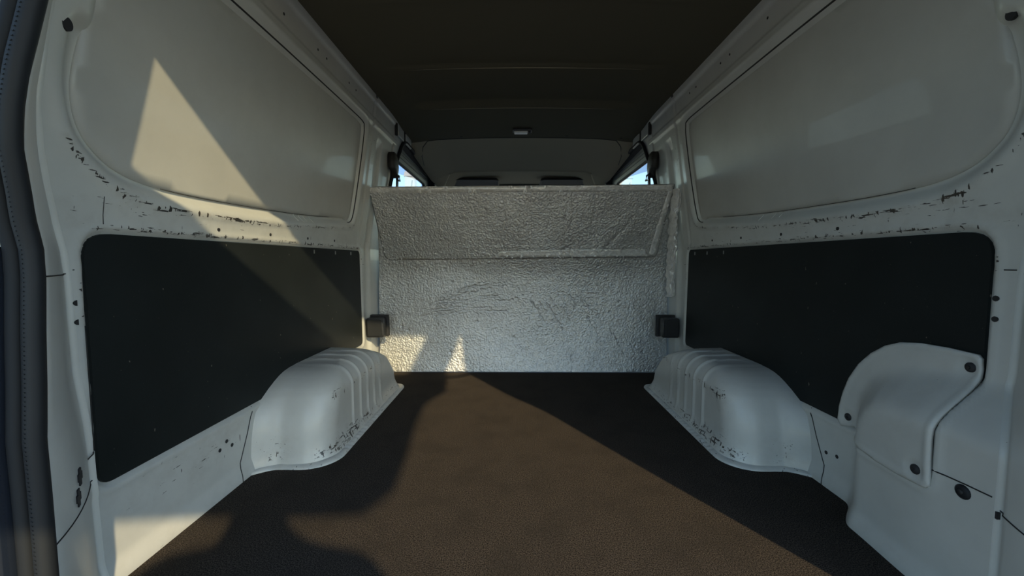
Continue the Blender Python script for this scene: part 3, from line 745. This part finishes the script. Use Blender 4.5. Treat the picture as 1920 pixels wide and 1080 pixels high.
# ------------------------------------------------------------------ photographer (casts the shadow at lower left)
def skin(name, joints, bones, material, parent, sub=2):
    bm = bmesh.new(); lay = bm.verts.layers.skin.verify(); base = Vector(wloc(parent)); vs = []
    for i, (p, r) in enumerate(joints):
        v = bm.verts.new(Vector(p)-base); v[lay].radius = (r if isinstance(r, tuple) else (r, r)); v[lay].use_root = (i == 0); vs.append(v)
    for a, b in bones: bm.edges.new((vs[a], vs[b]))
    me = bpy.data.meshes.new(name); bm.to_mesh(me); bm.free(); me.materials.append(material)
    o = bpy.data.objects.new(name, me); COL.objects.link(o); o.parent = parent
    o.modifiers.new('skin', 'SKIN').use_smooth_shade = True
    k = o.modifiers.new('sub', 'SUBSURF'); k.levels = sub; k.render_levels = sub
    return o
JACK = mat('dark_jacket', (.03, .035, .05), .9); SKINM = mat('skin', (.45, .28, .20), .6); HAIR = mat('hair', (.03, .02, .015), .8); PANT = mat('dark_trousers', (.04, .045, .06), .9)
px_, py_ = .185, -.535; gz0 = -.66
man = thing('person', (px_, py_, gz0), 'person in dark jacket standing at the open tailgate, holding a phone', 'person')
B = lambda x, y, z: (px_+x, py_+y, gz0+z)
J = [(B(0, 0, .96), (.16, .115)), (B(0, .0, 1.16), (.155, .11)), (B(0, .0, 1.36), (.15, .10)), (B(0, .01, 1.47), .065), (B(0, .03, 1.55), .05), (B(0, .045, 1.63), (.085, .095)), (B(0, .04, 1.70), (.07, .085)),
     (B(-.20, .02, 1.41), .066), (B(-.29, .16, 1.10), .048), (B(-.315, .39, 1.16), .036), (B(.22, .02, 1.42), .066), (B(.13, .17, 1.10), .048), (B(-.20, .39, 1.16), .036),
     (B(-.10, .0, .88), .10), (B(-.11, .03, .50), .062), (B(-.11, .0, .09), .045), (B(-.11, .15, .035), .04), (B(.10, .0, .88), .10), (B(.11, .03, .50), .062), (B(.11, .0, .09), .045), (B(.11, .15, .035), .04)]
skin('body', J, [(0, 1), (1, 2), (2, 3), (3, 4), (4, 5), (5, 6), (2, 7), (7, 8), (8, 9), (2, 10), (10, 11), (11, 12), (0, 13), (13, 14), (14, 15), (15, 16), (0, 17), (17, 18), (18, 19), (19, 20)], JACK, man)
skin('hair', [(B(-.012, .02, 1.69), (.105, .10)), (B(-.012, -.02, 1.60), (.115, .09))], [(0, 1)], HAIR, man, 1)
for s, hx in ((-1, -.315), (1, -.20)):   # hands with fingers round the phone
    wx = px_+hx; hy = py_+.39; hz = gz0+1.16
    inward = 1 if s < 0 else -1
    js = [((wx, hy, hz), (.03, .016)), ((wx+inward*.015, hy+.05, hz+.012), (.036, .015))]; bs = [(0, 1)]
    for f in range(4):
        k = len(js); z = hz+.045-.02*f; ln = (.026, .03, .028, .022)[f]
        js += [((wx+inward*.03, hy+.075, z), .0085), ((wx+inward*(.03+ln), hy+.092, z), .008), ((wx+inward*(.03+ln*1.8), hy+.085, z), .007)]; bs += [(1, k), (k, k+1), (k+1, k+2)]
    k = len(js); js += [((wx+inward*.022, hy+.035, hz+.04), .010), ((wx+inward*.045, hy+.048, hz+.05), .0085)]; bs += [(0, k), (k, k+1)]
    skin('hand', js, bs, SKINM, man, 1)
ph = thing('phone', (-.06, -.065, .47), 'thin black phone held up level behind the camera', 'phone')
box('phone_body', (-.058, -.062, .545), (.075, .008, .155), PLASTIC, ph, .003)

# ------------------------------------------------------------------ narrow pale structures seen through the side windows
def pylon(name, x, y, wd, top, matl, label, capm):
    t = thing(name, (x, y, -.66), label, 'post')
    V = [(x+i*wd/2*k, y+j*wd/2*k, zz) for k, zz in ((1.25, -.66), (1.0, top)) for i, j in ((-1, -1), (1, -1), (1, 1), (-1, 1))]
    obj('shaft', V, [[0, 1, 5, 4], [1, 2, 6, 5], [2, 3, 7, 6], [3, 0, 4, 7], [4, 5, 6, 7]], matl, t, False)
    V = [(x-wd*.62, y-wd*.6, top-.02), (x+wd*.62, y-wd*.6, top-.02), (x+wd*.62, y+wd*.6, top-.02), (x-wd*.62, y+wd*.6, top-.02), (x-wd*.62, y, top+wd*.55), (x+wd*.62, y, top+wd*.2)]
    obj('cap', V, [[0, 1, 5, 4], [2, 3, 4, 5], [1, 2, 5], [3, 0, 4], [3, 2, 1, 0]], capm, t, False)
    tube('cable', [(x-wd*.4, y-wd*.66, -.2), (x-wd*.2, y-wd*.62, top*.6), (x+wd*.3, y-wd*.58, top-.1)], wd*.03, GREYPL, t, 6)
pylon('white_post', -2.12, 8.0, .19, 2.31, WHITEP, 'tall white post standing outside beyond the left side window', WHITEP)
pylon('cream_post', 2.00, 8.0, .14, 2.18, CREAM, 'tall cream post standing outside beyond the right side window', CREAM)
pylon('blue_post', 2.22, 8.2, .20, 2.30, BLUEP, 'pale blue post standing beside the cream post outside right window', BLUEP)
